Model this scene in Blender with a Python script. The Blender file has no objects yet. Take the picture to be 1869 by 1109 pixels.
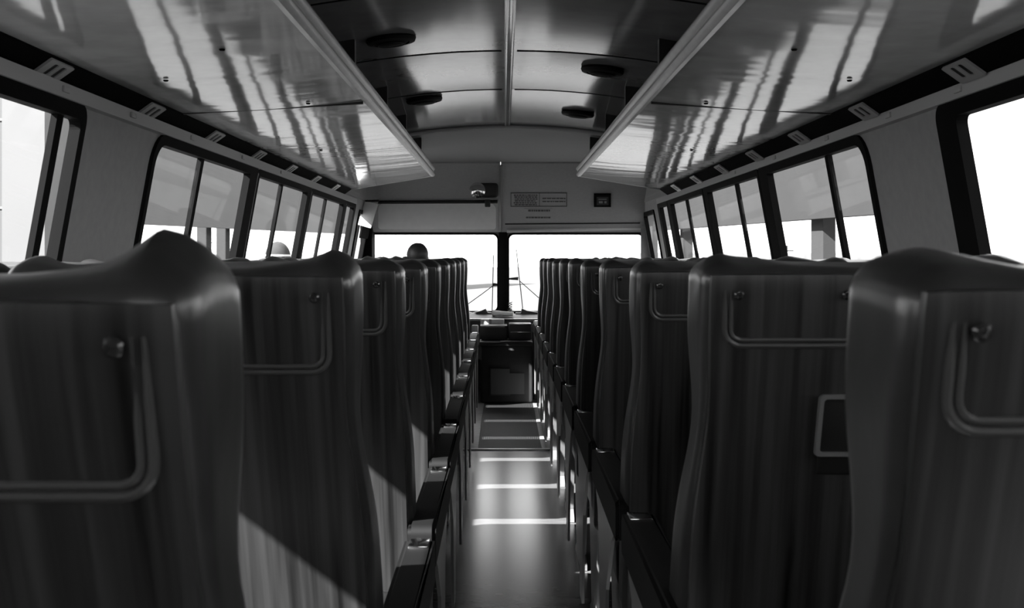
import bpy, bmesh, math, random
from mathutils import Vector, Matrix, noise
from mathutils.geometry import tessellate_polygon

random.seed(7)
S = bpy.context.scene
COL = S.collection
PI = math.pi
EYE = 1.15            # eye height above the floor
F = 2200.0            # focal length in photo pixels
XC = 0.02             # the bus centre line lies a little right of the camera

# ------------------------------------------------------------------ camera, sky, sun, exposure
cam_d = bpy.data.cameras.new('camera')
cam = bpy.data.objects.new('camera', cam_d); COL.objects.link(cam)
cam.location = (0, 0, EYE); cam.rotation_euler = (PI/2, 0, 0)
cam_d.sensor_width = 36.0; cam_d.lens = F/1869*36
cam_d.shift_x = 14.5/1869; cam_d.shift_y = -84.5/1869
cam_d.clip_start = 0.02; cam_d.clip_end = 2000
cam_d.dof.use_dof = True; cam_d.dof.focus_distance = 5.5; cam_d.dof.aperture_fstop = 14
S.camera = cam

W = bpy.data.worlds.new('sky'); S.world = W; W.use_nodes = True
bg = W.node_tree.nodes['Background']
bg.inputs[0].default_value = (1, 1, 1, 1); bg.inputs[1].default_value = 1.15

SUN_DIR = Vector((1.0, 0.78, -0.89))
sd = bpy.data.lights.new('sun', 'SUN'); sd.energy = 13.0; sd.angle = 0.009
sun = bpy.data.objects.new('sun', sd); COL.objects.link(sun)
sun.rotation_euler = SUN_DIR.to_track_quat('-Z', 'Y').to_euler(); sun.location = (-8, 0, 9)

S.view_settings.view_transform = 'Standard'; S.view_settings.look = 'None'
S.view_settings.gamma = 1.0; S.view_settings.use_curve_mapping = False
S.view_settings.exposure = 1.7
S.cycles.max_bounces = 10; S.cycles.transparent_max_bounces = 24
S.cycles.use_denoising = True

# ------------------------------------------------------------------ materials
def new_mat(name):
    m = bpy.data.materials.new(name); m.use_nodes = True
    return m, m.node_tree, m.node_tree.nodes['Principled BSDF']

def mat(name, v, rough=0.5, metal=0.0, spec=0.5, var=0.0, scale=20, bump=0.0, coat=0.0, stretch=None):
    m, t, p = new_mat(name)
    p.inputs['Base Color'].default_value = (v, v, v, 1)
    p.inputs['Roughness'].default_value = rough
    p.inputs['Metallic'].default_value = metal
    p.inputs['Specular IOR Level'].default_value = spec
    p.inputs['Coat Weight'].default_value = coat
    if var or bump:
        tc = t.nodes.new('ShaderNodeTexCoord'); nz = t.nodes.new('ShaderNodeTexNoise')
        nz.inputs['Scale'].default_value = scale; nz.inputs['Detail'].default_value = 5
        if stretch:
            mp = t.nodes.new('ShaderNodeMapping'); mp.inputs['Scale'].default_value = stretch
            t.links.new(tc.outputs['Object'], mp.inputs[0]); t.links.new(mp.outputs[0], nz.inputs['Vector'])
        else:
            t.links.new(tc.outputs['Object'], nz.inputs['Vector'])
        if var:
            r = t.nodes.new('ShaderNodeMapRange')
            r.inputs['From Min'].default_value = 0.3; r.inputs['From Max'].default_value = 0.7
            r.inputs['To Min'].default_value = v*(1-var); r.inputs['To Max'].default_value = v*(1+var)
            t.links.new(nz.outputs['Fac'], r.inputs['Value']); t.links.new(r.outputs[0], p.inputs['Base Color'])
        if bump:
            b = t.nodes.new('ShaderNodeBump'); b.inputs['Strength'].default_value = bump
            b.inputs['Distance'].default_value = 0.01
            t.links.new(nz.outputs['Fac'], b.inputs['Height']); t.links.new(b.outputs[0], p.inputs['Normal'])
    return m

def glass_mat(name, tint, refl):
    m = bpy.data.materials.new(name); m.use_nodes = True; t = m.node_tree
    t.nodes.clear()
    o = t.nodes.new('ShaderNodeOutputMaterial'); mx = t.nodes.new('ShaderNodeMixShader')
    tr = t.nodes.new('ShaderNodeBsdfTransparent'); tr.inputs[0].default_value = (tint, tint, tint, 1)
    gl = t.nodes.new('ShaderNodeBsdfGlossy'); gl.inputs['Roughness'].default_value = 0.02
    gl.inputs[0].default_value = (refl, refl, refl, 1)
    # thin pane: the same Schlick reflectance whichever side it is seen from
    ge = t.nodes.new('ShaderNodeNewGeometry'); dt = t.nodes.new('ShaderNodeVectorMath'); dt.operation = 'DOT_PRODUCT'
    t.links.new(ge.outputs['Incoming'], dt.inputs[0]); t.links.new(ge.outputs['Normal'], dt.inputs[1])
    ab = t.nodes.new('ShaderNodeMath'); ab.operation = 'ABSOLUTE'; t.links.new(dt.outputs['Value'], ab.inputs[0])
    om = t.nodes.new('ShaderNodeMath'); om.operation = 'SUBTRACT'; om.inputs[0].default_value = 1.0; t.links.new(ab.outputs[0], om.inputs[1])
    pw = t.nodes.new('ShaderNodeMath'); pw.operation = 'POWER'; pw.inputs[1].default_value = 5.0; t.links.new(om.outputs[0], pw.inputs[0])
    ma = t.nodes.new('ShaderNodeMath'); ma.operation = 'MULTIPLY_ADD'; ma.inputs[1].default_value = 0.07; ma.inputs[2].default_value = 0.012
    t.links.new(pw.outputs[0], ma.inputs[0]); t.links.new(ma.outputs[0], mx.inputs[0]); t.links.new(tr.outputs[0], mx.inputs[1])
    t.links.new(gl.outputs[0], mx.inputs[2]); t.links.new(mx.outputs[0], o.inputs[0])
    return m

def stripe_mat(name, lo, hi, rough):
    """dark wood-grained laminate: streaks along z"""
    m, t, p = new_mat(name)
    tc = t.nodes.new('ShaderNodeTexCoord')
    def streak(sx, sz, sc):
        mp = t.nodes.new('ShaderNodeMapping'); mp.inputs['Scale'].default_value = (sx, 0, sz)
        nz = t.nodes.new('ShaderNodeTexNoise'); nz.inputs['Scale'].default_value = sc; nz.inputs['Detail'].default_value = 3
        oi = t.nodes.new('ShaderNodeObjectInfo'); ad = t.nodes.new('ShaderNodeVectorMath'); ad.operation = 'ADD'
        ml = t.nodes.new('ShaderNodeMath'); ml.operation = 'MULTIPLY'; ml.inputs[1].default_value = 13.0
        t.links.new(oi.outputs['Random'], ml.inputs[0])
        t.links.new(tc.outputs['Object'], mp.inputs[0]); t.links.new(mp.outputs[0], ad.inputs[0])
        t.links.new(ml.outputs[0], ad.inputs[1]); t.links.new(ad.outputs[0], nz.inputs['Vector'])
        return nz.outputs['Fac']
    a = streak(1.0, 0.03, 38); b = streak(1.0, 0.02, 110)
    mx = t.nodes.new('ShaderNodeMath'); mx.operation = 'MULTIPLY_ADD'; mx.inputs[1].default_value = 0.65
    m2 = t.nodes.new('ShaderNodeMath'); m2.operation = 'MULTIPLY'; m2.inputs[1].default_value = 0.35
    t.links.new(b, m2.inputs[0]); t.links.new(a, mx.inputs[0]); t.links.new(m2.outputs[0], mx.inputs[2])
    r = t.nodes.new('ShaderNodeMapRange')
    r.inputs['From Min'].default_value = 0.36; r.inputs['From Max'].default_value = 0.64
    r.inputs['To Min'].default_value = lo; r.inputs['To Max'].default_value = hi
    t.links.new(mx.outputs[0], r.inputs['Value']); t.links.new(r.outputs[0], p.inputs['Base Color'])
    p.inputs['Roughness'].default_value = rough
    return m

def wavy_gloss(name, v, rough, bump, sc, stretch, spec=0.5, coat=0.0, mottled=0.12):
    m, t, p = new_mat(name)
    tc = t.nodes.new('ShaderNodeTexCoord'); mp = t.nodes.new('ShaderNodeMapping'); mp.inputs['Scale'].default_value = stretch
    nz = t.nodes.new('ShaderNodeTexNoise'); nz.inputs['Scale'].default_value = sc; nz.inputs['Detail'].default_value = 2
    t.links.new(tc.outputs['Object'], mp.inputs[0]); t.links.new(mp.outputs[0], nz.inputs['Vector'])
    b = t.nodes.new('ShaderNodeBump'); b.inputs['Strength'].default_value = bump; b.inputs['Distance'].default_value = 0.02
    t.links.new(nz.outputs['Fac'], b.inputs['Height']); t.links.new(b.outputs[0], p.inputs['Normal'])
    n2 = t.nodes.new('ShaderNodeTexNoise'); n2.inputs['Scale'].default_value = 9; n2.inputs['Detail'].default_value = 8
    t.links.new(tc.outputs['Object'], n2.inputs['Vector'])
    r = t.nodes.new('ShaderNodeMapRange'); r.inputs['From Min'].default_value = 0.3; r.inputs['From Max'].default_value = 0.7
    r.inputs['To Min'].default_value = v*(1-mottled); r.inputs['To Max'].default_value = v*(1+mottled)
    t.links.new(n2.outputs['Fac'], r.inputs['Value']); t.links.new(r.outputs[0], p.inputs['Base Color'])
    p.inputs['Roughness'].default_value = rough; p.inputs['Specular IOR Level'].default_value = spec
    p.inputs['Coat Weight'].default_value = coat; p.inputs['Coat Roughness'].default_value = 0.06
    return m

M = {
    'wall': mat('grey_wall_panel', 0.32, 0.55, var=0.06, scale=30),
    'lower_wall': mat('dark_lower_wall', 0.16, 0.6, var=0.1),
    'ceiling': wavy_gloss('glossy_ceiling_laminate', 0.25, 0.12, 0.10, 1.3, (1, .5, 1), spec=0.7),
    'dome': mat('matt_grey_front_dome', 0.20, 0.6, var=0.06, scale=60),
    'header': mat('grey_header_panel', 0.30, 0.6, var=.05, scale=50),
    'rack': wavy_gloss('varnished_rack_panel', 0.46, 0.08, 0.13, 2.2, (.5, 1.6, 1), spec=0.5, coat=0.0),
    'molding': mat('pale_rack_molding', 0.48, 0.25, var=0.05),
    'black': mat('black_paint', 0.012, 0.5),
    'void': mat('matt_black_duct', 0.004, 0.9, spec=0.05),
    'rubber': mat('black_rubber', 0.008, 0.7, spec=0.05),
    'frame': mat('dark_window_frame', 0.004, 0.7, spec=0.05),
    'alu': mat('aluminium_trim', 0.6, 0.3, metal=0.9),
    'louvre': mat('grey_louvre_panel', 0.42, 0.4),
    'glass': glass_mat('side_window_glass', 0.93, 1.0),
    'wind_glass': glass_mat('windscreen_glass', 0.97, 1.0),
    'vinyl': mat('dark_seat_vinyl', 0.024, 0.30, var=0.2, scale=12, bump=0.10),
    'seat_back': stripe_mat('wood_grained_seat_back', 0.004, 0.055, 0.32),
    'bead': mat('raised_seat_bead', 0.06, 0.25),
    'button': mat('black_button', 0.02, 0.12, coat=0.5),
    'pad': mat('black_armrest_vinyl', 0.005, 0.6, spec=0.15),
    'chrome': mat('chrome', 0.75, 0.14, metal=1.0),
    'bright': mat('bright_metal_edge', 0.28, 0.3, metal=0.4),
    'leg': mat('grey_painted_steel', 0.16, 0.35, var=0.08),
    'dark_leg': mat('dark_painted_steel', 0.03, 0.4),
    'lino': mat('grey_aisle_linoleum', 0.11, 0.22, spec=0.95, var=0.14, scale=14, bump=0.0, stretch=(1, 3, 1)),
    'side_floor': mat('dark_floor_under_seats', 0.10, 0.5, var=0.15),
    'mat': mat('black_ribbed_mat', 0.018, 0.6),
    'strip': mat('worn_metal_floor_strip', 0.30, 0.45, metal=0.3, var=0.15),
    'white': mat('white_card', 0.75, 0.6),
    'pale': mat('pale_grey_paint', 0.5, 0.5),
    'paper': mat('grey_paper_sign', 0.31, 0.7),
    'ink': mat('dark_print', 0.05, 0.7),
    'dark_plate': mat('dark_plate', 0.03, 0.6, spec=.1),
    'dash': mat('dark_dashboard', 0.05, 0.5),
    'engine': mat('dark_engine_cover', 0.022, 0.6, var=0.2),
    'skin': mat('skin', 0.30, 0.5),
    'hair': mat('dark_hair', 0.02, 0.5),
    'shirt': mat('dark_jacket', 0.05, 0.8),
    'trousers': mat('dark_trousers', 0.03, 0.8),
    'lamp': mat('dark_lamp_grille', 0.008, 0.6, spec=.15),
    'tarmac': mat('sunlit_tarmac', 0.10, 0.95, spec=0.05, var=0.12, scale=2),
    'canopy': mat('grey_canopy_boards', 0.10, 0.8, var=0.04, scale=1),
    'concrete': mat('pale_concrete', 0.45, 0.8, var=0.06, scale=1),
    'pillar': mat('grey_pillar', 0.03, 0.8, spec=.1, var=.06, scale=1),
    'far': mat('hazy_dark_foliage', 0.14, 0.9, var=0.3, scale=1.5),
    'dome_out': mat('grey_weathered_dome', 0.035, 0.9, spec=.1, var=0.1, scale=2),
}

# ------------------------------------------------------------------ mesh helpers
def P(px, py, d):
    """the world point that the photo shows at pixel (px, py), d metres ahead"""
    return Vector(((px-920)*d/F, d, EYE + (470-py)*d/F))

def obj(name, bm, m, parent=None, smooth=True, loc=None, rot=None, weld=False):
    if weld: bmesh.ops.remove_doubles(bm, verts=bm.verts, dist=1e-5)
    bmesh.ops.recalc_face_normals(bm, faces=bm.faces)
    me = bpy.data.meshes.new(name); bm.to_mesh(me); bm.free()
    me.materials.append(m)
    if smooth:
        for p in me.polygons: p.use_smooth = True
        try: me.set_sharp_from_angle(angle=math.radians(38))
        except Exception: pass
    o = bpy.data.objects.new(name, me); COL.objects.link(o)
    if parent: o.parent = parent
    if loc: o.location = loc
    if rot: o.rotation_euler = rot
    return o

def tag(o, label=None, cat=None, group=None, kind=None):
    if label: o['label'] = label
    if cat: o['category'] = cat
    if group: o['group'] = group
    if kind: o['kind'] = kind
    return o

def thing(name, label, cat, loc=(0, 0, 0), group=None, rot=(0, 0, 0)):
    o = bpy.data.objects.new(name, None); COL.objects.link(o)
    o.empty_display_size = 0.05
    o.location = loc; o.rotation_euler = rot
    return tag(o, label, cat, group)

def struct(name, bm=None, m=None, parent=None, **k):
    if bm is None:
        o = bpy.data.objects.new(name, None); COL.objects.link(o); o.empty_display_size = 0.05
    else:
        o = obj(name, bm, m, parent, **k)
    o['kind'] = 'structure'
    return o

def B(): return bmesh.new()

def box(bm, x0, y0, z0, x1, y1, z1, bevel=0.0, mtx=None, seg=2):
    vs = [bm.verts.new(c) for c in ((x0,y0,z0),(x1,y0,z0),(x1,y1,z0),(x0,y1,z0),(x0,y0,z1),(x1,y0,z1),(x1,y1,z1),(x0,y1,z1))]
    fs = [bm.faces.new([vs[i] for i in q]) for q in ((0,3,2,1),(4,5,6,7),(0,1,5,4),(1,2,6,5),(2,3,7,6),(3,0,4,7))]
    geo = vs
    if bevel:
        es = {e for f in fs for e in f.edges}
        r = bmesh.ops.bevel(bm, geom=list(es), offset=bevel, segments=seg, profile=0.5, affect='EDGES')
        geo = list({v for f in r['faces'] for v in f.verts} | {v for v in vs if v.is_valid})
    if mtx is not None: bmesh.ops.transform(bm, matrix=mtx, verts=[v for v in geo if v.is_valid])
    return bm

def rbox(w, d, h, r, n=(10, 6, 12), deform=None):
    """rounded box centred on the origin, each face gridded, then deformed"""
    bm = bmesh.new(); cache = {}
    hx, hy, hz = w/2, d/2, h/2
    def grid(k, half):
        # samples packed towards the edges so that the rounding is smooth
        pts = []
        for i in range(k+1):
            t = i/k*2-1
            pts.append(half*math.sin(t*PI/2)*0.45 + half*t*0.55)
        return pts
    gx, gy, gz = grid(n[0], hx), grid(n[1], hy), grid(n[2], hz)
    def vert(x, y, z):
        key = (round(x, 6), round(y, 6), round(z, 6))
        if key in cache: return cache[key]
        p = Vector((x, y, z))
        q = Vector((max(-hx+r, min(hx-r, x)), max(-hy+r, min(hy-r, y)), max(-hz+r, min(hz-r, z))))
        dl = p-q
        if dl.length > 1e-9: p = q + dl.normalized()*r if sum(abs(c) > 1e-9 for c in dl) > 1 else p
        if deform: p = Vector(deform(p))
        v = bm.verts.new(p); cache[key] = v
        return v
    def face(A, Bb, f):
        for i in range(len(A)-1):
            for j in range(len(Bb)-1):
                try: bm.faces.new((f(A[i],Bb[j]), f(A[i+1],Bb[j]), f(A[i+1],Bb[j+1]), f(A[i],Bb[j+1])))
                except ValueError: pass
    for s in (-1, 1):
        face(gx, gy, lambda a, b: vert(a, b, s*hz))
        face(gx, gz, lambda a, b: vert(a, s*hy, b))
        face(gy, gz, lambda a, b: vert(s*hx, a, b))
    return bm

def tube(bm, pts, r, n=10, caps=True, radii=None):
    pts = [Vector(p) for p in pts]; rings = []
    up = None
    for i, p in enumerate(pts):
        t = (pts[min(i+1, len(pts)-1)]-pts[max(i-1, 0)]).normalized()
        if up is None:
            up = Vector((0, 0, 1)) if abs(t.z) < 0.9 else Vector((1, 0, 0))
        a = t.cross(up); a = a.normalized() if a.length > 1e-6 else Vector((1, 0, 0))
        b = a.cross(t).normalized(); up = b
        rr = radii[i] if radii else r
        rings.append([bm.verts.new(p + a*math.cos(2*PI*k/n)*rr + b*math.sin(2*PI*k/n)*rr) for k in range(n)])
    for i in range(len(rings)-1):
        for k in range(n):
            bm.faces.new((rings[i][k], rings[i][(k+1) % n], rings[i+1][(k+1) % n], rings[i+1][k]))
    if caps:
        bm.faces.new(rings[0][::-1]); bm.faces.new(rings[-1])
    return bm

def lathe(bm, prof, n=24, mtx=None):
    """prof: (radius, height) pairs turned about z"""
    rings = []; new = []
    for r, h in prof:
        if r < 1e-6:
            v = bm.verts.new((0, 0, h)); rings.append([v]); new.append(v)
        else:
            ring = [bm.verts.new((r*math.cos(2*PI*k/n), r*math.sin(2*PI*k/n), h)) for k in range(n)]
            rings.append(ring); new += ring
    for a, b in zip(rings, rings[1:]):
        for k in range(n):
            k2 = (k+1) % n
            if len(a) == 1 and len(b) == 1: continue
            if len(a) == 1: bm.faces.new((a[0], b[k], b[k2]))
            elif len(b) == 1: bm.faces.new((a[k], a[k2], b[0]))
            else: bm.faces.new((a[k], a[k2], b[k2], b[k]))
    if len(rings[0]) > 1: bm.faces.new(rings[0][::-1])
    if len(rings[-1]) > 1: bm.faces.new(rings[-1])
    if mtx is not None: bmesh.ops.transform(bm, matrix=mtx, verts=new)
    return bm

def rrect(a0, b0, a1, b1, r, n=6):
    rs = r if isinstance(r, (list, tuple)) else [r]*4     # corners: low-low, high-low, high-high, low-high
    out = []
    for (ca, cb, s), rr in zip(((a0, b0, PI), (a1, b0, 1.5*PI), (a1, b1, 0), (a0, b1, .5*PI)), rs):
        da = rr if ca == a0 else -rr; db = rr if cb == b0 else -rr
        if rr <= 0: out.append((ca, cb)); continue
        for k in range(n+1):
            t = s + k/n*PI/2
            out.append((ca+da+rr*math.cos(t), cb+db+rr*math.sin(t)))
    return out

def plate(bm, outer, holes, fmap):
    """slab with holes: fmap(a, b, side) gives the 3-D point, side 0 front, 1 back"""
    loops = [outer]+list(holes)
    tris = tessellate_polygon([[Vector((a, b, 0)) for a, b in l] for l in loops])
    flat = [p for l in loops for p in l]
    v0 = [bm.verts.new(fmap(a, b, 0)) for a, b in flat]; v1 = [bm.verts.new(fmap(a, b, 1)) for a, b in flat]
    for t in tris:
        for vv, q in ((v0, t), (v1, t[::-1])):
            try: bm.faces.new([vv[i] for i in q])
            except ValueError: pass
    k = 0
    for l in loops:
        m_ = len(l)
        for i in range(m_):
            j = (i+1) % m_
            bm.faces.new((v0[k+i], v0[k+j], v1[k+j], v1[k+i]))
        k += m_
    return bm

def prism(bm, poly, y0, y1, axis='y'):
    """polygon of (x, z) extruded along y (or of (y, z) along x)"""
    f = (lambda a, b, s: (a, y1 if s else y0, b)) if axis == 'y' else (lambda a, b, s: (y1 if s else y0, a, b))
    return plate(bm, poly, [], f)

# ------------------------------------------------------------------ the bus body
Y_REAR, Y_FRONT = -0.9, 10.5
def wx(z): return 1.235 - 0.1806*(z-1.17)          # inner face of the leaning side wall at height z
BELT = 0.92
WALL_TOP = EYE+0.50

# floor
FY = 7.19                                           # end of the lino, start of the ribbed front mat
b = B(); box(b, -1.30, Y_REAR, -0.06, 1.34, Y_FRONT, 0.0); struct('floor', b, M['side_floor'])
b = B(); box(b, -0.32, -0.6, 0.0, 0.40, FY-0.02, 0.004)
tag(obj('aisle_runner', b, M['lino']), 'worn grey linoleum runner along the aisle between the seat rows', 'floor covering')
b = B(); box(b, -0.34, FY-0.02, 0.0, 0.42, FY+0.015, 0.012, 0.003); struct('trim_1', b, M['alu'])
b = B()
box(b, -0.155, FY+0.02, 0.0, 0.225, 9.48, 0.004)
x = -0.150
while x < 0.22:
    box(b, x, FY+0.03, 0.004, x+0.006, 9.47, 0.007); x += 0.012
tag(obj('front_mat', b, M['mat'], smooth=False), 'black ribbed rubber mat in the aisle just behind the engine cover', 'mat')
b = B(); box(b, -0.24, FY+0.02, 0.0, -0.157, 9.48, 0.007, 0.002); struct('trim_2', b, M['strip'])
b = B(); box(b, 0.227, FY+0.02, 0.0, 0.255, 9.48, 0.007, 0.002); struct('trim_3', b, M['strip'])

# side walls: leaning window strip with openings, upright lower wall
W0 = (-0.25, 3.30); BAND = (3.94, 9.28); DRV = (9.55, 10.25)
WIN_B, WIN_T = 0.955, EYE+0.412
for s, nm in ((-1, 'left'), (1, 'right')):
    root = struct('wall_'+nm)
    def fm(a, z, side, s=s): return (XC+s*(wx(z)+0.018*side), a, z)
    b = B()
    plate(b, [(Y_REAR, BELT), (Y_FRONT, BELT), (Y_FRONT, WALL_TOP), (Y_REAR, WALL_TOP)],
          [rrect(W0[0], WIN_B, W0[1], WIN_T, 0.09), rrect(BAND[0], WIN_B, BAND[1], WIN_T, (0.05, 0.03, 0.03, 0.11)),
           rrect(DRV[0], WIN_B, DRV[1], WIN_T-0.03, 0.04)], fm)
    obj('window_wall', b, M['wall'], root, smooth=False)
    b = B(); xw = wx(BELT); box(b, XC+s*xw if s > 0 else XC-xw-0.045, Y_REAR, 0, XC+xw+0.045 if s > 0 else XC-xw, Y_FRONT, BELT)
    obj('lower_wall', b, M['lower_wall'], root, smooth=False)
    # rail between the windows and the rack duct
    b = B()
    prism(b, [(XC+s*1.172, EYE+0.406), (XC+s*1.150, EYE+0.412), (XC+s*1.147, EYE+0.449), (XC+s*1.168, EYE+0.455)], Y_REAR, 9.25)
    struct('trim_%d' % (4 if s < 0 else 5), b, M['pale'], smooth=False)
    for k in range(9):                              # little joint clips of the rail
        pass

for s in (-1, 1):
    b = B(); x0 = XC+s*1.150; x1 = XC+s*1.20
    box(b, min(x0, x1), 7.0, EYE+.46, max(x0, x1), Y_FRONT+.04, EYE+.86)
    struct('trim_%d' % (60+(s > 0)), b, M['wall'], smooth=False)
b = B(); plate(b, rrect(9.785, EYE+.16, 10.34, EYE+.44, .02), [], lambda a, z, side: (XC-wx(z)+.011+.012*side, a, z)); struct('trim_62', b, M['void'], smooth=False)  # black panel added over the window top to darken behind the flap
# unseen rear wall; back window added to light the seat backs
b = B()
plate(b, [(-1.30, 0), (1.34, 0), (1.34, 2.0), (-1.30, 2.0)], [rrect(-0.95, 1.12, 0.99, 1.62, 0.1)],
      lambda a, z, k: (a, Y_REAR-0.05*k, z))
struct('wall_rear', b, M['wall'], smooth=False)

# windows: dark rubber frame, sliding divider, panes
def window(n, s, y0, y1, z0, z1, divs, rad, fw=0.032, right_post=0.0):
    root = struct('window_%d' % n)
    def fm(t0, t1): return lambda a, z, side: (XC+s*(wx(z)+(t1 if side else t0)), a, z)
    b = B(); plate(b, rrect(y0, z0, y1, z1, rad), [rrect(y0+fw, z0+fw, y1-fw-right_post, z1-fw, [max(r-fw*0.6, 0.012) for r in rad])], fm(-0.010, 0.021))
    obj('frame', b, M['frame'], root, smooth=False)
    for dv in divs:
        b = B(); plate(b, rrect(dv-0.022, z0+fw*0.6, dv+0.022, z1-fw*0.6, 0.002), [], fm(0.003, 0.020))
        obj('divider', b, M['frame'], root, smooth=False)
    edges = [y0+fw*0.7]+list(divs)+[y1-fw*0.7-right_post]
    for k, (a, c) in enumerate(zip(edges, edges[1:])):
        off = 0.007+0.006*(k % 2)
        b = B(); plate(b, rrect(a-0.002, z0+fw*0.6, c+0.002, z1-fw*0.6, [min(r, 0.06) if (k == 0 or k == len(edges)-2) else 0.002 for r in rad]), [], fm(off, off+0.005))
        obj('pane', b, M['glass'], root, smooth=False)
    return root
n = 0
for s in (-1, 1):
    sm = 0.012
    def rd(a, bq, c, d): return [a, bq, c, d]
    n += 1; window(n, s, W0[0], W0[1], WIN_B, WIN_T, [1.2, 3.14] if s < 0 else [1.0], rd(.08, .06, .05, .08), fw=0.04, right_post=0.0 if s < 0 else .10)
    n += 1; window(n, s, 3.95, 5.58, WIN_B, WIN_T, [4.62 if s < 0 else 4.47], rd(.04, sm, sm, .10), fw=0.034, right_post=0.12)
    n += 1; window(n, s, 5.60, 7.14, WIN_B, WIN_T, [6.28 if s < 0 else 6.22], rd(sm, sm, sm, sm), right_post=0.10)
    n += 1; window(n, s, 7.16, 8.70, WIN_B, WIN_T, [7.84 if s < 0 else 7.92], rd(sm, sm, sm, sm), right_post=0.10)
    n += 1; window(n, s, 8.72, 9.27, WIN_B, WIN_T, [], rd(sm, .03, .03, sm), right_post=0.08)
    n += 1; window(n, s, DRV[0]+.002, DRV[1]-.002, WIN_B, WIN_T-0.03, [9.80] if s < 0 else [], rd(.03, .03, .03, .03))
b = B(); plate(b, rrect(-0.96, 1.11, 1.0, 1.63, 0.1), [rrect(-0.92, 1.15, 0.96, 1.59, 0.08)], lambda a, z, k: (a, Y_REAR+0.01-0.07*k, z))
wr = struct('window_13', b, M['frame'], smooth=False)
b = B(); plate(b, rrect(-0.935, 1.135, 0.975, 1.605, 0.08), [], lambda a, z, k: (a, Y_REAR-0.02-0.005*k, z)); obj('pane', b, M['glass'], wr, smooth=False)

# ceiling: shallow arch, in panels that stop at the cross seams
ARCH = [(0, .800), (.10, .7985), (.2, .795), (.3, .788), (.4, .779), (.5, .767), (.56, .758), (.66, .742), (.76, .718), (.86, .688), (.95, .65), (1.03, .605), (1.10, .55), (1.15, .505), (1.175, .47)]
def arch(): 
    L = [(XC-x, EYE+z) for x, z in reversed(ARCH[1:])]+[(XC+x, EYE+z) for x, z in ARCH]
    return L
CE = 7.27
def sheet(bm, rows, thick, up=Vector((0, 0, 1))):
    """loft of equal-length point rows, closed into a slab of the given thickness"""
    lo = [[bm.verts.new(p) for p in r] for r in rows]
    hi = [[bm.verts.new(Vector(p)+up*thick) for p in r] for r in rows]
    R, C_ = len(rows), len(rows[0])
    for i in range(R-1):
        for j in range(C_-1):
            bm.faces.new((lo[i][j], lo[i+1][j], lo[i+1][j+1], lo[i][j+1]))
            bm.faces.new((hi[i][j], hi[i][j+1], hi[i+1][j+1], hi[i+1][j]))
    for i in range(R-1):
        for j in (0, C_-1):
            bm.faces.new((lo[i][j], hi[i][j], hi[i+1][j], lo[i+1][j]))
    for j in range(C_-1):
        for i in (0, R-1):
            bm.faces.new((lo[i][j], lo[i][j+1], hi[i][j+1], hi[i][j]))
    return bm
seams = [-0.95, 0.35, 1.43, 2.51, 3.59, 4.66, 5.73, CE]
b = B()
for y0, y1 in zip(seams, seams[1:]):
    rows = []
    for k in range(5):
        t = k/4; sag = -0.004*math.sin(PI*t)
        rows.append([(x, y0+(y1-y0)*t, z+sag) for x, z in arch()])
    sheet(b, rows, 0.03)
struct('ceiling', b, M['ceiling'], weld=False)
# seam strips: a double pale bead along the centre, dark cross seams
b = B(); box(b, XC-0.018, -0.9, EYE+0.794, XC+0.018, CE-0.01, EYE+0.7985, 0.002)
for dx in (-0.011, 0.011): tube(b, [(XC+dx, -0.9, EYE+.793), (XC+dx, CE-0.01, EYE+.793)], 0.004, 8)
struct('trim_6', b, M['ceiling'])
k = 7
for y in seams[2:-1]:
    for s in (-1, 1):
        pts = [(XC+s*x, y, EYE+z-0.002) for x, z in ARCH if x < 0.75]
        pts[0] = (XC+s*0.03, y, EYE+.797)
        b = B(); sheet(b, [[(p[0], y-0.007, p[2]) for p in pts], [(p[0], y+0.007, p[2]) for p in pts]], 0.006)
        struct('trim_%d' % k, b, M['void'], smooth=False); k += 1
# pale arch bead where the ceiling meets the front dome
b = B(); tube(b, [(x, CE-.004, z-0.012) for x, z in arch() if abs(x-XC) < 1.0], 0.012, 8); struct('trim_%d' % k, b, M['pale']); k += 1

# front dome and sloping header panels
HD0, HZ0, HD1, HZ1 = 9.60, 0.75, 10.44, 0.222
b = B(); rows = []
for i in range(9):
    t = i/8; y = CE+0.012+(HD0-CE)*t; row = []
    for x, z in arch():
        u = abs(x-XC)
        zf = EYE+HZ0+.012
        row.append((x, y, (z-0.012)*(1-t)+zf*t - 0.0*math.sin(PI*t)))
    rows.append(row)
sheet(b, rows, 0.03); struct('wall_front', b, M['dome'])
def hz(y): return HZ0+(HZ1-HZ0)*(y-HD0)/(HD1-HD0)
def onpanel(px, py, off=0.0):
    m_ = (HZ1-HZ0)/(HD1-HD0); s_ = (470-py)/F
    y = (HZ0-HD0*m_)/(s_-m_) - off
    return P(px, py, y)
def header(name, xa, xb, m):
    b = B()
    prism(b, [(HD0, EYE+HZ0), (HD1, EYE+HZ1), (HD1+0.03, EYE+HZ1), (HD1+.03, EYE+HZ0+.03), (HD0, EYE+HZ0+0.03)], xa, xb, 'x')
    return struct(name, b, m, smooth=False)
header('trim_%d' % k, -1.24, -0.03, M['header']); k += 1
header('trim_%d' % k, -0.026, 1.28, M['header']); k += 1
b = B(); a0, a1 = onpanel(915, 302, 0.01), onpanel(913.5, 421, 0.012)
tube(b, [a0, a1], 0.010, 8); struct('trim_%d' % k, b, M['dome']); k += 1
b = B(); tube(b, [onpanel(922, 408.5, 0.0), onpanel(1168, 406.5, 0.0)], 0.008, 6); struct('trim_%d' % k, b, M['black']); k += 1

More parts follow.
